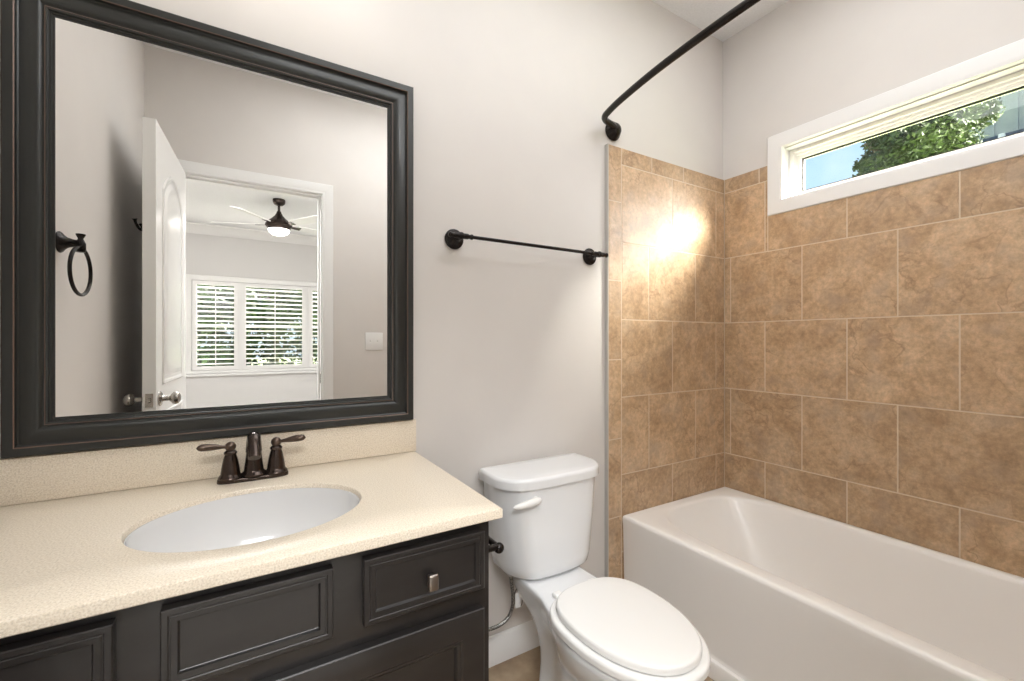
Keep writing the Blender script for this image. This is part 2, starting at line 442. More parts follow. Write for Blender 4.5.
def pl_front(b, u0, u1, v0, v1, d0, d1, bev, mi): box(b, u0, YF+d0, v0, u1, YF+d1, v1, bev, 1, mi)
def pl_right(b, u0, u1, v0, v1, d0, d1, bev, mi): box(b, XR-d0, u0, v0, XR-d1, u1, v1, bev, 1, mi)
ja = [1.719, 2.052]; jb = [1.560, 1.888]
R = rows(1.389, TX, ja, jb, [1.58, 1.80])
for a, c in split(0.0, ZT, [0.08, 0.413, 0.748, 1.088, 1.427, 1.766]): R.append((1.3135, 1.389, a, c))
tiles('trim_2', R, pl_back, (1.3145, TX, 0.0, ZT-0.002), edge=(1.309, 1.3140, 0.0, ZT))
R2 = list(R)
tiles('trim_3', R2, pl_front, (1.3145, TX, 0.0, ZT-0.002), edge=(1.309, 1.3140, 0.0, ZT))
ev = [-0.228-0.3350*i for i in range(5)]; od = [-0.054-0.3370*i for i in range(5)]
R = []
cy0, cy1, cz0 = -1.379, -0.241, 1.760        # window casing outline
for (a, c, z0, z1) in rows(YF+0.020, TY, ev, od, [-0.20, -0.40, -1.45]):
    if z1 <= cz0 or c <= cy0 or a >= cy1: R.append((a, c, z0, z1)); continue
    if a < cy0: R.append((a, cy0, z0, z1))
    if c > cy1: R.append((cy1, c, z0, z1))
    if z0 < cz0: R.append((max(a, cy0), min(c, cy1), z0, cz0))
def gr_right(b, u0, u1, v0, v1, d0, d1, bev, mi):
    if mi == 1:
        box(b, XR-d0, YF+0.020, 0, XR-d1, TY, cz0, 0, 1, 1)
        box(b, XR-d0, YF+0.020, cz0, XR-d1, cy0, ZT-0.002, 0, 1, 1); box(b, XR-d0, cy1, cz0, XR-d1, TY, ZT-0.002, 0, 1, 1)
    else: pl_right(b, u0, u1, v0, v1, d0, d1, bev, mi)
tiles('trim_4', R, gr_right, (0, 0, 0, 0), th=0.018)

# ------------------------------------------------------------ the high window over the bathtub
def yz_sweep(bm, y0, y1, z0, z1, prof, mi=0):
    rings = []
    for i, x in prof:
        rings.append([(x, y0+i, z0+i), (x, y0+i, z1-i), (x, y1-i, z1-i), (x, y1-i, z0+i)])
    loft(bm, rings, False, False, mi=mi)
w1 = bpy.data.objects.new('window_1', None); COL.objects.link(w1); w1.location = (XR, -0.81, 1.94); w1['kind'] = 'structure'
b = BM()   # flat white casing with a raised outer edge
yz_sweep(b, -1.379, -0.241, 1.760, 2.132, [(0, XR), (0, XR-0.020), (0.003, XR-0.023), (0.050, XR-0.023), (0.056, XR-0.021), (0.064, XR-0.020), (0.067, XR-0.014), (0.067, XR+0.001)])
obj('casing', b, TRIM, w1)
b = BM()   # jamb liner
yz_sweep(b, WY0, WY1, WZ0, WZ1, [(0.0002, XR-0.002), (0.0002, XR+0.045), (0.012, XR+0.045)])
obj('jamb_liner', b, TRIM, w1)
b = BM()   # vinyl frame in steps
yz_sweep(b, WY0, WY1, WZ0, WZ1, [(0.001, XR+0.046), (0.014, XR+0.040), (0.018, XR+0.040), (0.020, XR+0.052), (0.030, XR+0.052), (0.032, XR+0.060), (0.044, XR+0.060), (0.046, XR+0.072), (0.046, XR+0.095), (0.001, XR+0.095)])
obj('window_frame', b, VINYL, w1)
b = BM()
yz_sweep(b, WY0, WY1, WZ0, WZ1, [(0.0455, XR+0.068), (0.0495, XR+0.068), (0.0495, XR+0.080), (0.0455, XR+0.080)])
obj('gasket', b, BLACK, w1)
b = BM(); box(b, XR+0.074, WY0+0.045, WZ0+0.045, XR+0.078, WY1-0.045, WZ1-0.045); obj('pane', b, PANE, w1, smooth=0)

# ------------------------------------------------------------ bathtub
TB0, TBX = 1.391, 2.1212
tub = thing('bathtub', 'long biscuit white alcove bathtub below the high window, against the brown tiled walls', 'bathtub', (1.77, -0.81, 0))
def sup(cx, cy, a, bb, n, z, N=72):
    out = []
    for i in range(N):
        t = 2*pi*i/N; c, s = cos(t), sin(t)
        out.append((cx+a*math.copysign(abs(c)**(2/n), c), cy+bb*math.copysign(abs(s)**(2/n), s), z))
    return out
y0t, y1t = YF+0.0206, -0.0206
cxo, cyo = (TB0+TBX)/2, (y0t+y1t)/2; ax, ay = (TBX-TB0)/2, (y1t-y0t)/2
b = BM()
cxi = (1.462+2.084)/2; axi = (2.084-1.462)/2; cyi = (-0.085-1.545)/2; ayi = (1.545-0.085)/2
rings = []
ZR = 0.418
# outside apron (square plan) up over the rounded rim, then the basin
for z, d in ((0.0, 0.0), (0.060, 0.0), (0.065, 0.004), (0.075, 0.006), (0.36, 0.002), (ZR-0.016, 0.0), (ZR-0.006, 0.002), (ZR-0.001, 0.008), (ZR, 0.016)):
    rings.append(sup(cxo, cyo, ax-d, ay-d, 300, z))
rings.append(sup(cxi, cyi, axi+0.014, ayi+0.014, 4.2, ZR))
for z, dx, dyn, dyf, n in ((ZR-0.002, 0.007, 0.012, 0.012, 4.2), (ZR-0.008, 0.000, 0.0, 0.0, 4.2), (ZR-0.018, -0.005, -0.006, -0.006, 4.2), (ZR-0.04, -0.011, 0.010, 0.008, 4.1), (0.32, -0.026, 0.05, 0.02, 4.0), (0.20, -0.052, 0.12, 0.04, 4.2), (0.12, -0.075, 0.18, 0.06, 4), (0.085, -0.10, 0.22, 0.085, 4), (0.068, -0.14, 0.27, 0.13, 3.6), (0.062, -0.22, 0.40, 0.30, 3)):
    ya = -0.085 - (dyn if z < ZR-0.02 else 0); yb = -1.545 + (dyf if z < ZR-0.02 else 0)
    if z >= ZR-0.02: ya += dyn*0.5; yb -= dyn*0.5
    rings.append(sup(cxi, (ya+yb)/2, axi+dx, (ya-yb)/2, n, z))
loft(b, rings)
obj('tub_shell', b, TUBM, tub, smooth=40)
b = BM(); loft(b, [[(TB0+0.002, y, 0.001), (TB0-0.013, y, 0.001), (TB0-0.013, y, 0.050), (TB0-0.009, y, 0.058), (TB0+0.002, y, 0.062)] for y in (y0t+0.001, y1t-0.001)])
obj('apron_foot', b, TUBM, tub)
b = BM(); lathe(b, [(0, 0), (0.032, 0), (0.032, 0.003), (0.026, 0.005), (0.010, 0.002), (0, 0.002)], (1.78, -1.28, 0.0625)); obj('drain', b, BRONZE, tub)
b = BM(); lathe(b, [(0, 0), (0.036, 0), (0.036, 0.006), (0.028, 0.012), (0, 0.013)], (1.78, -1.508, 0.27), 'Y'); obj('overflow_plate', b, BRONZE, tub)

# ------------------------------------------------------------ vanity cabinet
VX0, VX1, VY, VZ = XL+0.004, 0.452, -0.556, 0.789
van = thing('vanity_cabinet', 'espresso black vanity cabinet with drawers and doors below the cream countertop', 'cabinet', (0, -0.28, 0))
b = BM()
# carcass from panels so the sink can hang inside it
box(b, VX0, VY+0.02, 0.0, VX0+0.018, -0.004, VZ); box(b, VX1-0.018, VY+0.02, 0.0, VX1, -0.004, VZ)
box(b, VX0+0.018, -0.02, 0.10, VX1-0.018, -0.004, VZ); box(b, VX0+0.018, VY+0.02, 0.10, VX1-0.018, -0.02, 0.118)
obj('carcass', b, CAB, van, smooth=0)
b = BM()
for (x0, x1, z0, z1) in ((VX0, -0.425, 0.0, VZ), (0.425, VX1, 0.0, VZ), (-0.425, 0.425, 0.755, VZ), (-0.425, 0.425, 0.605, 0.650), (-0.425, 0.425, 0.10, 0.14), (-0.170, -0.100, 0.65, 0.755), (0.125, 0.195, 0.65, 0.755), (-0.02, 0.025, 0.14, 0.605)):
    box(b, x0, VY, z0, x1, VY+0.02, z1)
obj('face_frame', b, CAB, van, smooth=0)
b = BM(); box(b, VX0+0.02, VY+0.07, 0, VX1-0.02, VY+0.085, 0.10); obj('toe_kick', b, CAB, van, smooth=0)
drawer_prof = [(0.0, 0.0), (0.0, 0.0175), (0.0015, 0.019), (0.0085, 0.019), (0.0100, 0.0175), (0.0115, 0.0175), (0.0125, 0.0185), (0.0205, 0.0178), (0.0225, 0.0135), (0.0235, 0.0128)]
door_prof = [(0.0, 0.0), (0.0, 0.017), (0.002, 0.019), (0.006, 0.020), (0.050, 0.020), (0.054, 0.0175), (0.058, 0.0175), (0.062, 0.015), (0.066, 0.009), (0.072, 0.009)]
def front(name, x0, x1, z0, z1, prof, label=None):
    b = BM(); rect_sweep(b, x0, x1, z0, z1, prof, VY-0.0005, cap=True)
    b.faces.new([b.verts.new(p) for p in ((x0, VY-0.0005, z0), (x0, VY-0.0005, z1), (x1, VY-0.0005, z1), (x1, VY-0.0005, z0))])
    o = obj(name, b, CAB, van, smooth=20)
    if label: o['label'] = label
    return o
def knob(parent, x, z):
    b = BM(); yk = VY-0.0133
    lathe(b, [(0, 0), (0.0055, 0), (0.0055, 0.001), (0.0042, 0.004), (0.0042, 0.012), (0, 0.012)], (x, yk, z), '-Y', 16)
    box(b, x-0.0105, yk-0.026, z-0.016, x+0.0105, yk-0.013, z+0.016, 0.004, 3)
    o = obj('knob', b, PEWTER, parent); o['label'] = 'small rectangular pewter knob'
d1 = front('drawer', 0.185, 0.432, 0.647, 0.768, drawer_prof); knob(d1, 0.312, 0.700)
front('false_drawer_front', -0.108, 0.132, 0.647, 0.769, drawer_prof, 'false drawer front without a knob')
d2 = front('drawer', -0.437, -0.161, 0.647, 0.768, drawer_prof); knob(d2, -0.299, 0.700)
d3 = front('door', 0.006, 0.432, 0.125, 0.606, door_prof); knob(d3, 0.045, 0.545)
d4 = front('door', -0.437, -0.003, 0.125, 0.606, door_prof); knob(d4, -0.040, 0.545)

# ------------------------------------------------------------ countertop with its oval cut-out, backsplash, sink
CX, CY, CA, CB = 0.018, -0.330, 0.211, 0.165
b = BM()
x0, x1, y0, y1 = XL+0.002, 0.470, -0.585, -0.002
zt, zb = 0.812, 0.790
N = 96
def rectpt(t):
    c, s = cos(t), sin(t)
    hx0, hx1, hy0, hy1 = x0-CX, x1-CX, y0-CY, y1-CY
    k = 1e9
    if c > 1e-9: k = min(k, hx1/c)
    if c < -1e-9: k = min(k, hx0/c)
    if s > 1e-9: k = min(k, hy1/s)
    if s < -1e-9: k = min(k, hy0/s)
    return Vector((CX+c*k, CY+s*k))
ang = [2*pi*i/N for i in range(N)]
for cxx, cyy in ((x0, y0), (x1, y0), (x1, y1), (x0, y1)):
    t = math.atan2(cyy-CY, cxx-CX) % (2*pi)
    i = min(range(N), key=lambda q: abs(ang[q]-t)); ang[i] = t
ell = lambda t, d: (CX+(CA+d)*CA*CB*cos(t)/math.hypot(CB*cos(t), CA*sin(t))/CA, CY+(CB+d)*CA*CB*sin(t)/math.hypot(CB*cos(t), CA*sin(t))/CB)
out_t = [rectpt(t) for t in ang]
def ins(p, d): return (min(max(p.x, x0+d), x1-d), min(max(p.y, y0+d), y1-d))
rings = [[(*ell(t, 0), zb) for t in ang], [(*ell(t, 0), zt-0.004) for t in ang], [(*ell(t, 0.0015), zt-0.001) for t in ang], [(*ell(t, 0.004), zt) for t in ang],
         [(*ins(p, 0.003), zt) for p in out_t], [(*ins(p, 0.001), zt-0.001) for p in out_t], [(p.x, p.y, zt-0.003) for p in out_t], [(p.x, p.y, zb+0.002) for p in out_t], [(*ins(p, 0.002), zb) for p in out_t], [(*ell(t, 0), zb) for t in ang]]
loft(b, rings, False, False); bmesh.ops.remove_doubles(b, verts=b.verts, dist=1e-6)
tag(obj('countertop', b, QUARTZ, smooth=30), 'cream speckled stone countertop with oval sink cut-out on the black vanity', 'countertop')
b = BM(); box(b, XL+0.002, -0.0215, 0.8125, 0.473, -0.001, 0.914, 0.002, 2)
tag(obj('backsplash', b, QUARTZ), 'low cream speckled backsplash strip standing on the countertop under the mirror', 'backsplash')

snk = thing('sink', 'white oval undermount sink set into the cream countertop', 'sink', (CX, CY, 0.64))
b = BM()
rings = []
for z, k in ((0.7885, 1.09), (0.7885, 0.996), (0.799, 0.996), (0.8015, 0.992), (0.8015, 0.985), (0.797, 0.980), (0.785, 0.975), (0.765, 0.965), (0.735, 0.93), (0.70, 0.84), (0.67, 0.70), (0.655, 0.52), (0.649, 0.32), (0.646, 0.13), (0.6455, 0.11)):
    rings.append([(CX+CA*k*cos(t), CY+CB*k*sin(t)+ (1-k)*0.02, z) for t in [2*pi*i/64 for i in range(64)]])
inner = rings
outer = [[(CX+CA*k*cos(t), CY+CB*k*sin(t), z) for t in [2*pi*i/64 for i in range(64)]] for z, k in ((0.638, 0.13), (0.640, 0.4), (0.650, 0.62), (0.665, 0.80), (0.70, 0.93), (0.735, 1.0), (0.775, 1.05), (0.780, 1.09))]
loft(b, outer+inner, True, True)
obj('basin', b, SINKM, snk, smooth=50)
b = BM(); lathe(b, [(0, 0), (0.022, 0), (0.022, 0.002), (0.017, 0.003), (0.015, 0.001), (0, 0.002)], (CX, CY+0.017, 0.6458)); obj('drain', b, BRONZE, snk)
b = BM(); lathe(b, [(0, 0), (0.006, 0), (0.006, 0.0015), (0.004, 0.0015), (0, 0.0005)], (CX, CY-CB*0.930+0.004, 0.745), 'Y', 16); obj('overflow_hole', b, BLACK, snk)

# ------------------------------------------------------------ faucet
FX, FY = 0.0185, -0.078
fau = thing('faucet', 'brown bronze centerset faucet with two lever handles behind the oval sink', 'faucet', (FX, FY, 0.8125))
b = BM()
ol = []
for i in range(48):
    t = 2*pi*i/48; c, s = cos(t), sin(t)
    ol.append((FX+0.080*math.copysign(abs(c)**(2/3.2), c), FY+0.021*math.copysign(abs(s)**(2/2.6), s)))
plate(b, ol, 0.8122, 0.8225, 0.0035, 3)
obj('base_plate', b, BRONZE, fau)
for sx in (-1, 1):
    hx = FX+sx*0.051
    b = BM()
    lathe(b, [(0, 0.0), (0.0265, 0.0), (0.0272, 0.003), (0.0255, 0.007), (0.0225, 0.010), (0.0215, 0.013), (0.0205, 0.022), (0.0180, 0.038), (0.0150, 0.052), (0.0125, 0.060), (0.0145, 0.0625), (0.0148, 0.066), (0.0120, 0.069), (0.0085, 0.072), (0.008, 0.076), (0, 0.077)], (hx, FY, 0.8215))
    hb = obj('handle', b, BRONZE, fau)
    b = BM(); ball(b, (hx, FY, 0.9015), 0.0125)
    P = [(hx+sx*0.0073, FY-0.002, 0.9020), (hx+sx*0.0146, FY-0.004, 0.9030), (hx+sx*0.0200, FY-0.006, 0.9040), (hx+sx*0.0329, FY-0.010, 0.9060), (hx+sx*0.0474, FY-0.014, 0.9080), (hx+sx*0.0602, FY-0.018, 0.9090), (hx+sx*0.0656, FY-0.020, 0.9090), (hx+sx*0.0693, FY-0.021, 0.9090)]
    tube(b, P, [0.0055, 0.0052, 0.0062, 0.0092, 0.0110, 0.0104, 0.0070, 0.001], 14, flat=0.8)
    obj('lever', b, BRONZE2, hb)
b = BM()
lathe(b, [(0, 0), (0.0285, 0), (0.0292, 0.004), (0.0265, 0.008), (0.0235, 0.011), (0.0225, 0.014), (0.0205, 0.03), (0.0180, 0.05), (0.0172, 0.058), (0.0185, 0.060), (0.0185, 0.063), (0.0165, 0.065), (0, 0.066)], (FX, FY, 0.8235))
sb = obj('spout_body', b, BRONZE, fau)
b = BM()
P = smooth_path([(FX, FY+0.004, 0.888), (FX, FY+0.003, 0.9000), (FX, FY-0.010, 0.9170), (FX, FY-0.032, 0.9240), (FX, FY-0.056, 0.9170), (FX, FY-0.076, 0.8980), (FX, FY-0.086, 0.885)], 5)
nP = len(P)
tube(b, P, [0.0185 - 0.0045*min(1, i/nP*1.5) for i in range(nP)], 20)
obj('spout', b, BRONZE, fau)
b = BM(); tube(b, [(FX, FY+0.022, 0.826), (FX, FY+0.022, 0.885)], 0.0022, 10); ball(b, (FX, FY+0.022, 0.888), 0.0045); obj('lift_rod', b, BRONZE, fau)

# ------------------------------------------------------------ framed mirror
mir = thing('wall_mirror', 'large wall mirror in a dark bronze moulded frame above the vanity', 'mirror', (0, -0.01, 0.918))
b = BM()
MX0, MX1, MZ0, MZ1 = -0.4485, 0.4615, 0.9165, 1.982
prof = [(0.0, 0.0), (0.0, 0.026), (0.0015, 0.030), (0.004, 0.0315), (0.0195, 0.0315), (0.0215, 0.0300), (0.0230, 0.0225), (0.0255, 0.0205), (0.030, 0.0215), (0.037, 0.0250), (0.045, 0.0275), (0.053, 0.0272), (0.0585, 0.0245), (0.0615, 0.0205), (0.0640, 0.0200), (0.0655, 0.0222), (0.0668, 0.0222), (0.0708, 0.0205), (0.0718, 0.0160), (0.0750, 0.0155), (0.0760, 0.0130), (0.0800, 0.0125), (0.0805, 0.0095)]
mis = [0]*(len(prof)-1)
mis[4] = 1; mis[15] = 1; mis[19] = 0
rect_sweep(b, MX0, MX1, MZ0, MZ1, prof, -0.001, mis=mis)
obj('frame', b, [FRAME, RUBBED], mir, smooth=28)
b = BM(); box(b, MX0+0.07, -0.012, MZ0+0.07, MX1-0.07, -0.006, MZ1-0.07); obj('mirror_glass', b, GLASSM, mir, smooth=0)
b = BM(); box(b, MX0+0.02, -0.0058, MZ0+0.02, MX1-0.02, -0.0012, MZ1-0.02); obj('backing_board', b, BLACK, mir, smooth=0)

# ------------------------------------------------------------ toilet
TC = 0.897
toi = thing('toilet', 'white two piece toilet with closed lid between the vanity and the bathtub', 'toilet', (TC, -0.4, 0))
def outline(yf, yc, yb, w, wb, n1=20, n2=8, ex=2.2, rb=0.03):
    pts = []
    for i in range(n1+1):      # front half, right side to left side
        t = pi*i/n1; c, s = cos(t), sin(t)
        pts.append((TC+w*math.copysign(abs(c)**(2/ex), c), yc+(yf-yc)*abs(s)**(2/ex)))
    for i in range(1, n2+1):   # left side backwards
        s = i/n2; q = min(1, s*1.7); k = q*q*(3-2*q)
        pts.append((TC-(w+(wb-w)*k), yc+(yb-rb-yc)*s))
    for i in range(1, 5):
        a = pi/2*i/4; pts.append((TC-wb+rb*(1-cos(a)), yb-rb+rb*sin(a)))
    for i in range(4, 0, -1):
        a = pi/2*i/4; pts.append((TC+wb-rb*(1-cos(a)), yb-rb+rb*sin(a)))
    for i in range(n2, 0, -1):
        s = i/n2; q = min(1, s*1.7); k = q*q*(3-2*q)
        pts.append((TC+(w+(wb-w)*k), yc+(yb-rb-yc)*s))
    return pts
def egg(yf, yc, yb, w, exf=2.1, exb=2.7, n=64):
    pts = []
    for i in range(n):
        t = 2*pi*i/n; c, s = cos(t), sin(t); ex = exf if s < 0 else exb
        L = (yc-yf) if s < 0 else (yb-yc)
        pts.append((TC-0.004+w*math.copysign(abs(c)**(2/ex), c), yc+L*math.copysign(abs(s)**(2/ex), s)))
    return pts
b = BM()
sec = [(0.0, -0.555, -0.36, -0.19, 0.118, 0.105), (0.018, -0.555, -0.36, -0.19, 0.118, 0.105), (0.030, -0.548, -0.36, -0.195, 0.110, 0.098), (0.055, -0.53, -0.35, -0.20, 0.094, 0.080), (0.12, -0.515, -0.35, -0.20, 0.090, 0.074), (0.17, -0.52, -0.36, -0.20, 0.096, 0.074), (0.22, -0.56, -0.40, -0.19, 0.115, 0.078), (0.265, -0.635, -0.44, -0.165, 0.143, 0.084), (0.305, -0.690, -0.47, -0.12, 0.162, 0.098), (0.340, -0.722, -0.48, -0.075, 0.172, 0.104), (0.362, -0.735, -0.49, -0.05, 0.176, 0.110), (0.378, -0.738, -0.49, -0.05, 0.176, 0.113), (0.385, -0.733, -0.49, -0.053, 0.172, 0.111), (0.3875, -0.722, -0.49, -0.06, 0.163, 0.104)]
loft(b, [[(p[0], p[1], z*0.969) for p in outline(yf, yc, yb, w, wb)] for z, yf, yc, yb, w, wb in sec])
obj('bowl', b, PORC, toi, smooth=55)
b = BM(); plate(b, egg(-0.756, -0.500, -0.322, 0.175), 0.3765, 0.3955, 0.008, 4); obj('seat', b, SEATM, toi, smooth=50)
b = BM(); plate(b, egg(-0.737, -0.505, -0.334, 0.156), 0.3985, 0.4165, 0.008, 4, dome=0.003); obj('lid', b, SEATM, toi, smooth=50)
for sx in (-1, 1):
    b = BM(); box(b, TC+sx*0.070-0.015, -0.322, 0.3760, TC+sx*0.070+0.015, -0.296, 0.390, 0.005, 3); obj('hinge', b, SEATM, toi)
    b = BM(); ball(b, (TC+sx*0.105, -0.30, 0.020), 0.016, (1, 1, 0.9)); obj('bolt_cap', b, SEATM, toi)
def tank_ol(hw, yb, yf, bow, r, n=14):
    """D shaped plan: straight back, bowed front with wide rounded corners"""
    pts = [(TC+0.018+hw-0.012, yb), (TC+0.018-hw+0.012, yb), (TC+0.018-hw, yb-0.012)]
    L = []
    for i in range(n+1):
        a = pi/2*i/n; L.append((-hw+r-r*cos(a), yf+r-r*sin(a)))
    front = [(-hw+r+(2*(hw-r))*k/8, yf) for k in range(1, 8)]
    Rr = [(-x, y) for x, y in reversed(L)]
    for x, y in L+front+Rr:
        pts.append((TC+0.018+x, y - bow*(1-(x/hw)**2)))
    pts.append((TC+0.018+hw, yb-0.012))
    return pts
b = BM()
loft(b, [[(p[0], p[1], z) for p in tank_ol(hw, yb, yf, 0.022, r)] for z, hw, yb, yf, r in ((0.3800, 0.150, -0.045, -0.180, 0.07), (0.3830, 0.162, -0.038, -0.192, 0.08), (0.392, 0.170, -0.033, -0.199, 0.085), (0.42, 0.177, -0.030, -0.201, 0.085), (0.52, 0.189, -0.027, -0.200, 0.085), (0.62, 0.200, -0.025, -0.199, 0.085), (0.687, 0.206, -0.024, -0.198, 0.085))])
obj('tank', b, PORC, toi, smooth=50)
b = BM(); plate(b, tank_ol(0.217, -0.012, -0.207, 0.022, 0.085), 0.6875, 0.722, 0.012, 5, dome=0.002); obj('tank_lid', b, PORC, toi, smooth=50)
b = BM(); box(b, TC-0.05, -0.16, 0.3755, TC+0.05, -0.07, 0.3800); obj('tank_gasket', b, BLACK, toi)
lv = BM(); lx = 0.808; ly = -0.2175
lathe(lv, [(0, 0), (0.011, 0), (0.011, 0.006), (0.008, 0.010), (0, 0.011)], (lx, -0.2065, 0.653), '-Y', 18)
tube(lv, [(lx+0.008, ly-0.010, 0.654), (lx-0.005, ly-0.012, 0.653), (lx-0.035, ly-0.012, 0.650), (lx-0.065, ly-0.008, 0.646), (lx-0.082, ly-0.004, 0.644), (lx-0.088, ly-0.003, 0.643)], [0.0085, 0.0125, 0.0120, 0.0100, 0.0065, 0.001], 14, flat=1.0)
obj('flush_lever', lv, SEATM, toi)

# water supply line of the toilet
sup_ = thing('supply_line', 'braided steel water supply hose looping from the toilet tank to the wall', 'hose', (0.78, -0.09, 0.2))
b = BM(); tube(b, smooth_path([(0.782, -0.10, 0.372), (0.783, -0.103, 0.34), (0.786, -0.108, 0.30), (0.784, -0.11, 0.26), (0.768, -0.11, 0.228), (0.738, -0.11, 0.212), (0.70, -0.108, 0.208), (0.65, -0.10, 0.212), (0.60, -0.085, 0.228), (0.575, -0.07, 0.25)], 6), 0.0062, 12); obj('hose', b, BRAID, sup_)
b = BM(); lathe(b, [(0, 0), (0.014, 0), (0.014, 0.014), (0.008, 0.016), (0.008, 0.022), (0, 0.022)], (0.782, -0.10, 0.3795), '-Z', 8); obj('nut', b, SEATM, sup_)
b = BM(); box(b, 0.790, -0.1185, 0.252, 0.812, -0.1170, 0.304, 0.0006, 1); o = obj('paper_tag', b, TRIM, sup_); o['label'] = 'small white paper tag on the hose'
b = BM(); tube(b, smooth_path([(0.788, -0.114, 0.300), (0.797, -0.1165, 0.318), (0.812, -0.117, 0.314), (0.820, -0.117, 0.29), (0.818, -0.117, 0.262), (0.810, -0.1175, 0.254)], 6), 0.0014, 8); obj('tag_loop', b, BLACK, sup_)
b = BM(); lathe(b, [(0, 0), (0.026, 0), (0.024, 0.005), (0.010, 0.008), (0.010, 0.05), (0.013, 0.05), (0.013, 0.07), (0, 0.07)], (0.575, -0.0005, 0.262), '-Y', 20); lathe(b, [(0, 0), (0.012, 0), (0.014, 0.003), (0.014, 0.013), (0, 0.016)], (0.575, -0.07, 0.262), '-Y', 8); obj('shutoff_valve', b, CHROME, sup_)

# paper holder on the side of the vanity
tp = thing('toilet_paper_holder', 'dark bronze paper holder with round end on the side of the vanity', 'paper holder', (0.445, -0.47, 0.69))
for yy in (-0.495, -0.350):
    b = BM(); lathe(b, [(0, 0.0005), (0.022, 0.0005), (0.022, 0.004), (0.016, 0.008), (0.011, 0.014), (0.008, 0.03), (0.008, 0.062), (0, 0.062)], (0.4525, yy, 0.684), 'X', 20)
    ball(b, (0.512, yy, 0.680), 0.0125); obj('post', b, BLACKB, tp)
b = BM(); tube(b, [(0.512, -0.483, 0.680), (0.512, -0.362, 0.680)], 0.0075, 14); obj('roller', b, BLACKB, tp)

# ------------------------------------------------------------ towel bar
tb = thing('towel_bar', 'long dark bronze towel bar on two round posts on the wall above the toilet', 'towel bar', (0.92, 0, 1.52))
TBZ = 1.518
for px in (0.613, 1.222):
    b = BM(); lathe(b, [(0, 0.0005), (0.034, 0.0005), (0.035, 0.004), (0.034, 0.007), (0.030, 0.009), (0.029, 0.012), (0.021, 0.016), (0.013, 0.024), (0.0095, 0.034), (0.0085, 0.046), (0.0105, 0.050), (0.0105, 0.053), (0, 0.054)], (px, 0, TBZ), '-Y', 28)
    ball(b, (px, -0.062, TBZ), 0.0125)
    for s in (-1, 1): lathe(b, [(0, 0), (0.0095, 0), (0.0095, 0.018), (0.0072, 0.022), (0.0072, 0.027), (0.0092, 0.030), (0.0092, 0.035), (0.006, 0.038), (0, 0.039)], (px+s*0.006, -0.062, TBZ), 'X' if s > 0 else '-X', 18)
    obj('post', b, BLACKB, tb)
b = BM(); tube(b, [(0.630, -0.062, TBZ), (1.205, -0.062, TBZ)], 0.0062, 16); obj('bar', b, BLACKB, tb)

# ------------------------------------------------------------ curved shower rod
sr = thing('shower_rod', 'dark bronze curved shower curtain rod above the bathtub front', 'shower rod', (1.32, 0, 2.07))
SZ = 2.075
half = [(1.345, -0.028), (1.310, -0.040), (1.272, -0.050), (1.244, -0.070), (1.228, -0.108), (1.206, -0.20), (1.180, -0.36), (1.163, -0.53), (1.154, -0.70)]
pts = [(x, y, SZ) for x, y in half]+[(1.152, -0.81, SZ)]+[(x, YF-y, SZ) for x, y in reversed(half)]
b = BM(); tube(b, smooth_path(pts, 6), 0.0125, 18); obj('rod', b, BLACKB, sr)
for y, ax_ in ((-0.0005, '-Y'), (YF+0.0005, 'Y')):
    b = BM(); lathe(b, [(0, 0), (0.040, 0), (0.042, 0.004), (0.040, 0.010), (0.034, 0.016), (0.030, 0.024), (0.024, 0.032), (0.014, 0.040), (0, 0.043)], (1.352, y, SZ-0.004), ax_, 28); obj('flange', b, BLACKB, sr)

# ------------------------------------------------------------ things on the left wall, seen in the mirror
tr = thing('towel_ring', 'dark bronze towel ring on the left wall, seen in the mirror', 'towel ring', (XL, -0.372, 1.445))
b = BM(); lathe(b, [(0, 0.0005), (0.030, 0.0005), (0.031, 0.004), (0.027, 0.009), (0.022, 0.012), (0.015, 0.020), (0.011, 0.032), (0.009, 0.048), (0.011, 0.052), (0, 0.054)], (XL, -0.372, 1.452), 'X', 26); obj('flange', b, BLACKB, tr)
b = BM(); lathe(b, [(0, -0.02), (0.010, -0.02), (0.012, -0.012), (0.012, 0.006), (0.008, 0.014), (0.006, 0.020), (0.011, 0.030), (0.011, 0.033), (0, 0.034)], (XL+0.047, -0.372, 1.447), 'Z', 20); obj('holder', b, BLACKB, tr)
b = BM()
rc = Vector((XL+0.047, -0.372, 1.372)); rr = 0.069
tube(b, [rc+Vector((-0.09*rr*sin(t), rr*sin(t), rr*cos(t))) for t in [2*pi*i/48 for i in range(48)]], 0.0050, 12, closed=True); obj('ring', b, BLACKB, tr)

# ------------------------------------------------------------ doorway, door
cs = bpy.data.objects.new('trim_5', None); COL.objects.link(cs); cs.location = (0.07, YF, 0); cs['kind'] = 'structure'
def casing(b, ysign, yw):
    pf = [(0.0, 0.0), (0.0, 0.011), (0.006, 0.013), (0.014, 0.013), (0.020, 0.016), (0.050, 0.019), (0.060, 0.019), (0.063, 0.015), (0.063, 0.0)]
    ring = []
    for d, p in pf:
        y = yw+ysign*p
        ring.append([(DX0+0.004-d, y, 0.0), (DX0+0.004-d, y, DZ-0.004+d), (DX1-0.004+d, y, DZ-0.004+d), (DX1-0.004+d, y, 0.0)])
    loft(b, ring, False, False, closed=False)
b = BM(); casing(b, 1, YF+0.0003); casing(b, -1, YF-0.1203); obj('casing', b, TRIM, cs, smooth=25)
b = BM()
box(b, DX0+0.0003, YF-0.120, 0, DX0+0.012, YF, DZ-0.0003); box(b, DX1-0.012, YF-0.120, 0, DX1-0.0003, YF, DZ-0.0003); box(b, DX0+0.012, YF-0.120, DZ-0.012, DX1-0.012, YF, DZ-0.0003)
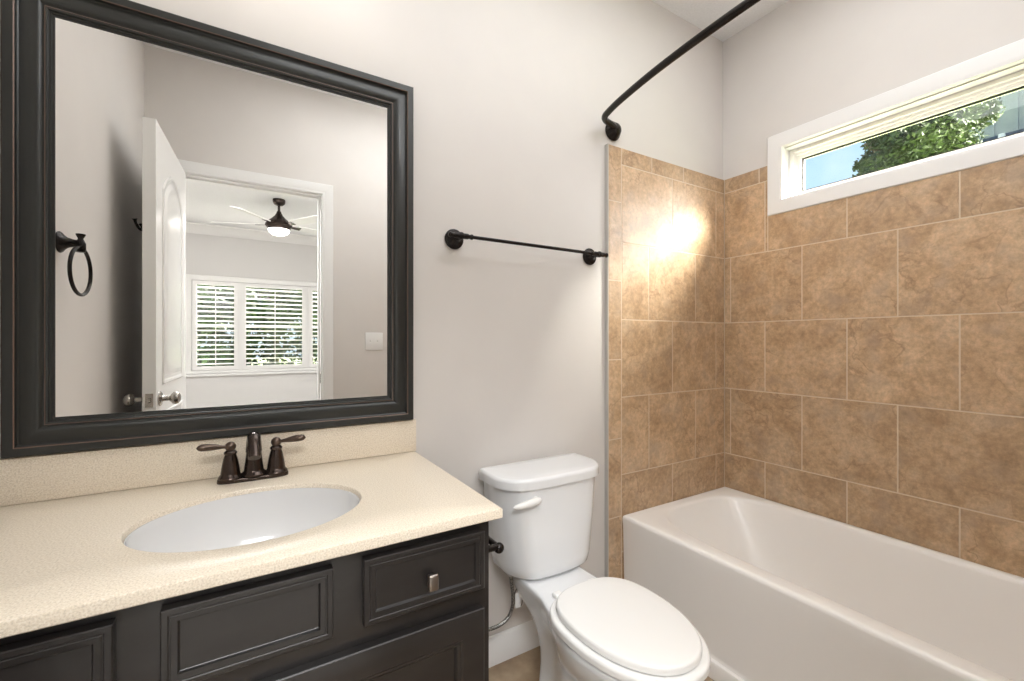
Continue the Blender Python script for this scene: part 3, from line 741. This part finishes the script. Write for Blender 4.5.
box(b, DX0+0.012, YF-0.075, 0, DX0+0.022, YF-0.040, DZ-0.012); box(b, DX1-0.022, YF-0.075, 0, DX1-0.012, YF-0.040, DZ-0.012); box(b, DX0+0.022, YF-0.075, DZ-0.022, DX1-0.022, YF-0.040, DZ-0.012)
obj('door_jamb', b, TRIM, cs, smooth=0)
b = BM(); box(b, DX1-0.0135, YF-0.032, 0.90, DX1-0.0118, YF-0.006, 0.96, 0.0004, 1); obj('strike_plate', b, NICKEL, cs)

dr = bpy.data.objects.new('door_1', None); COL.objects.link(dr)
dr.location = (DX0-0.005, YF+0.026, 0); dr['kind'] = 'structure'
# the slab is modelled closed along +x from the hinge (thickness towards -y), then swung open
DW, DT, DH0, DH1 = 0.672, 0.045, 0.012, 2.078
def dobj(name, b, m, parent=dr, **k): return obj(name, b, m, parent, keep=True, **k)
def panel_outline(u0, u1, v0, v1, arch, d):
    u0 += d; u1 -= d; v0 += d; v1 -= d
    pts = [(u0, v0), (u1, v0)]
    if arch <= 0: pts += [(u1, v1), (u0, v1)]; 
    else:
        n = 16; 
        for i in range(n+1):
            t = i/n; u = u1+(u0-u1)*t; s = sin(pi*t)
            pts.append((u, v1-arch+arch*s**0.8))
    return pts
b = BM(); box(b, 0, -DT, DH0, DW, 0, DH1, 0.0015, 1); sl = dobj('door_slab', b, DOORM, smooth=0)
for side in (0, 1):
    yb_ = 0.0 if side == 0 else -DT; sg = 1 if side == 0 else -1
    b = BM()
    for (v0, v1, arch) in ((0.98, 1.94, 0.11), (0.20, 0.86, 0.0)):
        for ring_prof in ([(0, 0), (0.004, 0.005), (0.012, 0.005), (0.020, 0.001)], ):
            rings = [[(u, yb_+sg*(p+0.0003), v) for u, v in panel_outline(0.115, DW-0.115, v0, v1, arch, d)] for d, p in ring_prof]
            loft(b, rings, False, False)
        rings = [[(u, yb_+sg*(p+0.0003), v) for u, v in panel_outline(0.115, DW-0.115, v0, v1, arch*0.9, d)] for d, p in ((0.034, 0.0), (0.052, 0.006), (0.056, 0.0065))]
        loft(b, rings, False, True)
    dobj('panel_moulding', b, DOORM, smooth=30)
for sg, y in ((1, 0.0), (-1, -DT)):
    b = BM(); ax_ = 'Y' if sg > 0 else '-Y'
    lathe(b, [(0, 0), (0.031, 0), (0.031, 0.004), (0.026, 0.008), (0.013, 0.011), (0.011, 0.016), (0.011, 0.034), (0.016, 0.038), (0.025, 0.046), (0.0275, 0.056), (0.024, 0.066), (0.013, 0.072), (0, 0.073)], (DW-0.060, y, 0.925), ax_, 26)
    dobj('knob', b, NICKEL)
b = BM(); box(b, DW-0.0002, -DT/2-0.013, 0.897, DW+0.0012, -DT/2+0.013, 0.953, 0.0004, 1); dobj('latch_plate', b, NICKEL)
b = BM(); box(b, DW+0.001, -DT/2-0.006, 0.916, DW+0.008, -DT/2+0.006, 0.934, 0.002, 2); dobj('latch_bolt', b, NICKEL)
for hz in (0.22, 1.05, 1.86):
    b = BM(); tube(b, [(-0.003, 0.004, hz-0.045), (-0.003, 0.004, hz+0.045)], 0.0055, 10); dobj('hinge', b, NICKEL)
b = BM(); hu, hz_ = 0.415, 1.672
lathe(b, [(0, 0.0005), (0.026, 0.0005), (0.026, 0.004), (0.020, 0.010), (0.010, 0.016), (0, 0.018)], (hu, 0.0, hz_), 'Y', 24)
for s_ in (-1, 1):
    P = smooth_path([(hu, 0.014, hz_), (hu+s_*0.012, 0.036, hz_-0.010), (hu+s_*0.034, 0.054, hz_-0.008), (hu+s_*0.050, 0.064, hz_+0.012), (hu+s_*0.056, 0.068, hz_+0.032)], 6)
    tube(b, P, [0.0055]*(len(P)-3)+[0.007, 0.009, 0.0105], 12)
rh = dobj('robe_hook', b, BLACKB); rh['label'] = 'dark bronze double robe hook on the back of the door'
dr.rotation_euler = (0, 0, radians(93.0))

# light switch
sw = thing('light_switch', 'white double light switch plate on the wall beside the doorway, seen in the mirror', 'light switch', (0.735, YF, 1.165))
b = BM(); box(b, 0.677, YF+0.0003, 1.107, 0.793, YF+0.006, 1.223, 0.0025, 2); obj('wall_plate', b, TRIM, sw)
for sx in (-0.023, 0.023):
    b = BM(); box(b, 0.735+sx-0.005, YF+0.0055, 1.153, 0.735+sx+0.005, YF+0.007, 1.177); box(b, 0.735+sx-0.004, YF+0.006, 1.162, 0.735+sx+0.004, YF+0.016, 1.172, 0.0012, 2); obj('toggle', b, SEATM, sw)

# ------------------------------------------------------------ vanity lamp and an added fill globe (just outside the frame)
vl = thing('vanity_light', 'dark bronze vanity light with three frosted glass shades above the mirror', 'wall lamp', (0.01, 0, 2.38))
b = BM(); box(b, -0.26, -0.028, 2.40, 0.28, -0.0005, 2.48, 0.006, 2); obj('wall_plate', b, BRONZE, vl)
for px in (-0.20, 0.01, 0.22):
    b = BM(); tube(b, smooth_path([(px, -0.026, 2.44), (px, -0.09, 2.456), (px, -0.155, 2.442), (px, -0.17, 2.41)], 5), 0.008, 12); lathe(b, [(0, 0), (0.022, 0), (0.026, 0.02), (0.02, 0.03), (0, 0.03)], (px, -0.17, 2.392)); obj('arm', b, BRONZE, vl)
    b = BM(); lathe(b, [(0.024, 0.0), (0.034, -0.03), (0.048, -0.075), (0.055, -0.11), (0.052, -0.11), (0.045, -0.075), (0.031, -0.03), (0.021, 0.0)], (px, -0.17, 2.396)); obj('shade', b, SHADE, vl, smooth=60)
    d = bpy.data.lights.new('bulb', 'POINT'); d.energy = 0.34; d.shadow_soft_size = 0.05; d.color = (0.99, 0.99, 1.0)
    o = bpy.data.objects.new('bulb', d); COL.objects.link(o); o.location = (px, -0.17, 2.255)
LX, LY = 0.95, -1.02
fl = thing('added_fill_globe', 'added white fill light globe on a short bronze stem under the bathroom ceiling', 'fill light', (LX, LY, ZC))  # unseen globe, added to brighten the ceiling and walls
b = BM(); lathe(b, [(0, 0.0005), (0.065, 0.0005), (0.067, 0.01), (0.055, 0.025), (0.02, 0.032), (0, 0.033)], (LX, LY, ZC), '-Z', 32); obj('canopy', b, BRONZE, fl)
b = BM(); lathe(b, [(0, 0.03), (0.008, 0.03), (0.008, 0.17), (0.03, 0.18), (0.04, 0.205), (0, 0.205)], (LX, LY, ZC), '-Z', 24); obj('stem', b, BRONZE, fl)
b = BM(); ball(b, (LX, LY, ZC-0.30), 0.105, seg=32); obj('globe', b, DOME, fl, smooth=60)

# ------------------------------------------------------------ bedroom window and shutters
w2 = bpy.data.objects.new('window_2', None); COL.objects.link(w2); w2.location = (0.37, BY, 1.37); w2['kind'] = 'structure'
b = BM()
for (xa, xb) in ((BWX0, BWX1),):
    pf = [(0.0, 0.0), (0.0, 0.016), (0.01, 0.02), (0.06, 0.02), (0.07, 0.012), (0.07, 0.0)]
    rings = [[(xa-d, BY+0.0003+p, BWZ0-d*0.6), (xb+d, BY+0.0003+p, BWZ0-d*0.6), (xb+d, BY+0.0003+p, BWZ1+d), (xa-d, BY+0.0003+p, BWZ1+d)] for d, p in pf]
    loft(b, rings, False, False)
obj('casing', b, TRIM, w2, smooth=25)
b = BM(); box(b, BWX0-0.09, BY+0.0003, BWZ0-0.075, BWX1+0.09, BY+0.05, BWZ0-0.045, 0.004, 2); obj('window_sill', b, TRIM, w2)
b = BM()
MUL = [(-0.085, -0.045), (0.780, 0.820)]
for xa, xb in MUL: box(b, xa, BY-0.13, BWZ0, xb, BY-0.02, BWZ1)
for xa, xb in ((BWX0, -0.085), (-0.045, 0.780), (0.820, BWX1)):
    rect_sweep(b, xa, xb, BWZ0, BWZ1, [(0, 0), (0.035, 0), (0.035, -0.05), (0, -0.05)], BY-0.085)
    box(b, xa+0.035, BY-0.085, 1.355, xb-0.035, BY-0.125, 1.395)
obj('window_frame', b, TRIM, w2, smooth=0)
for xa, xb in ((BWX0, -0.085), (-0.045, 0.780), (0.820, BWX1)):
    b = BM(); box(b, xa+0.03, BY-0.108, BWZ0+0.03, xb-0.03, BY-0.104, BWZ1-0.03); obj('pane', b, PANE, w2, smooth=0)
for (xa, xb, lab) in ((-0.612, -0.087, 'narrow white louvred shutter nearest the door edge in the mirrored bedroom window'), (-0.043, 0.778, 'wide white louvred shutter in the middle of the mirrored bedroom window'), (0.822, 1.352, 'white louvred shutter cut off by the doorway edge, farthest from the open door')):
    sh = thing('plantation_shutter', lab, 'shutter', ((xa+xb)/2, BY-0.02, BWZ0+0.004), 'louvred shutters of the bedroom window')
    b = BM(); za, zb2 = BWZ0+0.004, BWZ1-0.004
    for q in ((xa, xa+0.050, za, zb2), (xb-0.050, xb, za, zb2), (xa+0.05, xb-0.05, za, za+0.052), (xa+0.05, xb-0.05, zb2-0.052, zb2)): box(b, q[0], BY-0.030, q[2], q[1], BY-0.002, q[3], 0.002, 1)
    obj('shutter_frame', b, TRIM, sh)
    b = BM(); n = 17; z0_ = za+0.052; zz = (zb2-0.052-z0_)/n
    for i in range(n):
        zc = z0_+zz*(i+0.5); a = radians(14)
        ring = []
        for k in range(10):
            t = 2*pi*k/10; yy = 0.031*cos(t); hh = 0.0052*sin(t)
            ring.append((yy*cos(a)-hh*sin(a), yy*sin(a)+hh*cos(a)))
        loft(b, [[(x, BY-0.017+p[0], zc+p[1]) for p in ring] for x in (xa+0.051, xb-0.051)])
    obj('louvres', b, TRIM, sh)
    b = BM(); box(b, (xa+xb)/2-0.005, BY+0.018, z0_+0.02, (xa+xb)/2+0.005, BY+0.027, zb2-0.08, 0.002, 1); obj('tilt_rod', b, TRIM, sh)

# ------------------------------------------------------------ ceiling fan in the bedroom
FXc, FYc = 0.318, -4.15
fan = thing('ceiling_fan', 'dark bronze ceiling fan with white blades and lit bowl, mirrored in the bedroom', 'ceiling fan', (FXc, FYc, ZC))
b = BM(); lathe(b, [(0, 0.0005), (0.062, 0.0005), (0.064, 0.02), (0.058, 0.045), (0.040, 0.062), (0.020, 0.068), (0, 0.068)], (FXc, FYc, ZC), '-Z', 28); obj('canopy', b, BRONZE, fan)
b = BM(); tube(b, [(FXc, FYc, ZC-0.066), (FXc, FYc, ZC-0.15)], 0.013, 14); obj('downrod', b, BRONZE, fan)
b = BM(); lathe(b, [(0, 0.13), (0.020, 0.13), (0.026, 0.15), (0.042, 0.18), (0.075, 0.215), (0.110, 0.245), (0.132, 0.268), (0.138, 0.290), (0.130, 0.305), (0.115, 0.315), (0.112, 0.335), (0, 0.335)], (FXc, FYc, ZC), '-Z', 36); obj('motor_housing', b, BRONZE, fan)
b = BM(); lathe(b, [(0.108, 0.336), (0.104, 0.352), (0.088, 0.375), (0.055, 0.392), (0, 0.398)], (FXc, FYc, ZC), '-Z', 32); obj('light_bowl', b, FANGL, fan, smooth=60)
for k in range(5):
    a0 = radians(72*k+56)
    b = BM(); M = Matrix.Rotation(a0, 3, 'Z') @ Matrix.Rotation(radians(13), 3, 'X')
    def T(p): return M @ Vector(p) + Vector((FXc, FYc, ZC-0.282))
    ol = [(0.20, -0.045), (0.62, -0.066), (0.655, -0.060), (0.668, -0.035), (0.668, 0.035), (0.655, 0.060), (0.62, 0.066), (0.20, 0.045)]
    loft(b, [[T((u, v, -0.004)) for u, v in ol], [T((u, v, 0.004)) for u, v in ol]])
    bl = obj('blade', b, BLADE, fan, smooth=0)
    b = BM(); loft(b, [[T((u, v, -0.009)) for u, v in ((0.125, -0.02), (0.23, -0.035), (0.23, 0.035), (0.125, 0.02))], [T((u, v, -0.0042)) for u, v in ((0.125, -0.02), (0.23, -0.035), (0.23, 0.035), (0.125, 0.02))]]); obj('blade_arm', b, BRONZE, bl, smooth=0)

# ------------------------------------------------------------ outdoors
GZ = -0.4
b = BM(); box(b, -40, -45, GZ-0.1, 45, 40, GZ); struct('ground', b, GRASS, smooth=0)
def tree(label, loc, h, cr, cz, nleaf, seed, m, group, leaf=0.10, flat=0.9):
    r = random.Random(seed)
    t = thing('tree', label, 'tree', loc, group)
    x, y, z = loc
    b = BM()
    P = [(x, y, z), (x+0.05, y, z+cz*0.5), (x-0.05, y+0.05, z+cz), (x, y, z+cz+cr*0.6)]
    tube(b, smooth_path(P, 5), [0.16*(1-0.6*i/15) for i in range(16)], 10)
    for k in range(9):
        a = r.random()*2*pi; q = r.uniform(0.5, 0.85)*cr; zz = z+cz+r.uniform(-0.3, 0.5)*cr
        tube(b, smooth_path([(x, y, z+cz*r.uniform(0.6, 1.0)), (x+q*0.5*cos(a), y+q*0.5*sin(a), zz-0.1*cr), (x+q*cos(a), y+q*sin(a), zz+0.15*cr)], 4), [0.06*(1-0.85*i/8) for i in range(9)], 6)
    obj('trunk', b, BARK, t)
    cl = []
    for k in range(46):
        while True:
            d = Vector((r.uniform(-1, 1), r.uniform(-1, 1), r.uniform(-1, 1)))
            if 0.25 < d.length < 1: break
        cl.append((Vector((x, y, z+cz))+Vector((d.x*cr, d.y*cr, d.z*cr*flat+0.2*cr)), cr*r.uniform(0.16, 0.34)))
    b = BM()
    for k in range(nleaf):
        c, rad = cl[k % len(cl)]
        d = Vector((r.gauss(0, 1), r.gauss(0, 1), r.gauss(0, 1))).normalized()*rad*r.uniform(0.45, 1.12)
        p = c+d; s = leaf*r.uniform(0.6, 1.3)
        u = Vector((r.gauss(0, 1), r.gauss(0, 1), r.gauss(0, 0.7))).normalized(); v = u.orthogonal().normalized()
        v = (v*cos(k)+u.cross(v)*sin(k)).normalized(); w = u.cross(v)*s*0.12
        vs_ = [b.verts.new(q) for q in (p-u*s, p+v*s*0.45+w, p+u*s, p-v*s*0.45+w)]
        b.faces.new(vs_)
    f = obj('foliage', b, m, t, smooth=0)
    return t
tree('leafy green tree outside the high bathroom window', (6.6, 0.58, GZ), 4.4, 0.62, 3.75, 26000, 3, LEAFO, None, 0.032, 0.9)

# neighbouring house with vertical board siding above a lower roof
hs = thing('neighbour_house', 'grey house with vertical board siding beyond the tree, seen through the high window', 'house', (13, -1.5, GZ))
HX = 11.0
b = BM(); box(b, HX, -4.4, GZ, HX+6, 1.35, 7.6)
yb_ = 1.35
while yb_ > -4.4:
    box(b, HX-0.045, yb_-0.045, 4.5, HX, yb_, 7.6); yb_ -= 0.27
obj('siding', b, SIDING, hs, smooth=0)
b = BM()
loft(b, [[(HX-0.046, y, 4.66), (HX-1.9, y, 3.72), (HX-1.9, y, 3.58), (HX-0.046, y, 4.50)] for y in (-4.6, 1.55)])
obj('porch_roof', b, SHINGLE, hs, smooth=0)
b = BM()
loft(b, [[(HX-0.5, y, 7.45), (HX+3, y, 9.3), (HX+6.5, y, 7.45), (HX+6.5, y, 7.6), (HX+3, y, 9.5), (HX-0.5, y, 7.6)] for y in (-4.8, 1.7)])
obj('roof', b, SHINGLE, hs, smooth=0)
b = BM(); lathe(b, [(0, 0), (0.07, 0), (0.05, 0.04), (0.045, 0.06), (0.04, 0.12), (0, 0.12)], (HX-0.35, 0.62, 4.45)); obj('vent_pipe', b, TRIM, hs)

# greenery outside the bedroom window
gl = 'trees outside the bedroom window'
tree('broad dark green tree seen through the narrow shutter nearest the door', (-1.3, -10.2, GZ), 4, 1.3, 2.3, 6500, 11, LEAFD, gl, 0.14)
tree('light green tree seen through the middle of the wide shutter', (0.9, -17.0, GZ), 5, 1.7, 3.2, 6500, 12, LEAF, gl, 0.15)
tree('dark green tree seen through the right half of the wide shutter', (3.0, -10.2, GZ), 5, 1.6, 2.8, 6500, 13, LEAFD, gl, 0.14)
tree('tall far green tree at the back of the lawn', (-4.6, -17.5, GZ), 6, 2.2, 3.4, 6500, 14, LEAFD, gl, 0.18)
def hedge(label, x0, x1, y, h, seed, m):
    r = random.Random(seed)
    t = thing('hedge', label, 'hedge', ((x0+x1)/2, y, GZ))
    b = BM()
    for k in range(9000):
        p = Vector((r.uniform(x0, x1), y+r.gauss(0, 0.25), GZ+h*r.random()**0.8+0.1*sin(r.random()*9)))
        s = 0.10*r.uniform(0.6, 1.3); u = Vector((r.gauss(0, 1), r.gauss(0, 1), r.gauss(0, 0.7))).normalized(); v = u.orthogonal().normalized()
        b.faces.new([b.verts.new(q) for q in (p-u*s, p+v*s*0.5, p+u*s, p-v*s*0.5)])
    obj('foliage', b, m, t, smooth=0)
    for k in range(12):
        b = BM(); xx = x0+(x1-x0)*(k+0.5)/12; tube(b, [(xx, y, GZ), (xx+0.1, y, GZ+h*0.7)], [0.03, 0.01], 6)
        obj('stem', b, BARK, t)
hedge('clipped dark green hedge along the far side of the lawn', -4.5, 5.5, -13.6, 2.7, 21, LEAFD)
hedge('low shrub row just outside the narrow shutter', -2.2, 0.0, -7.6, 1.35, 22, LEAFD)
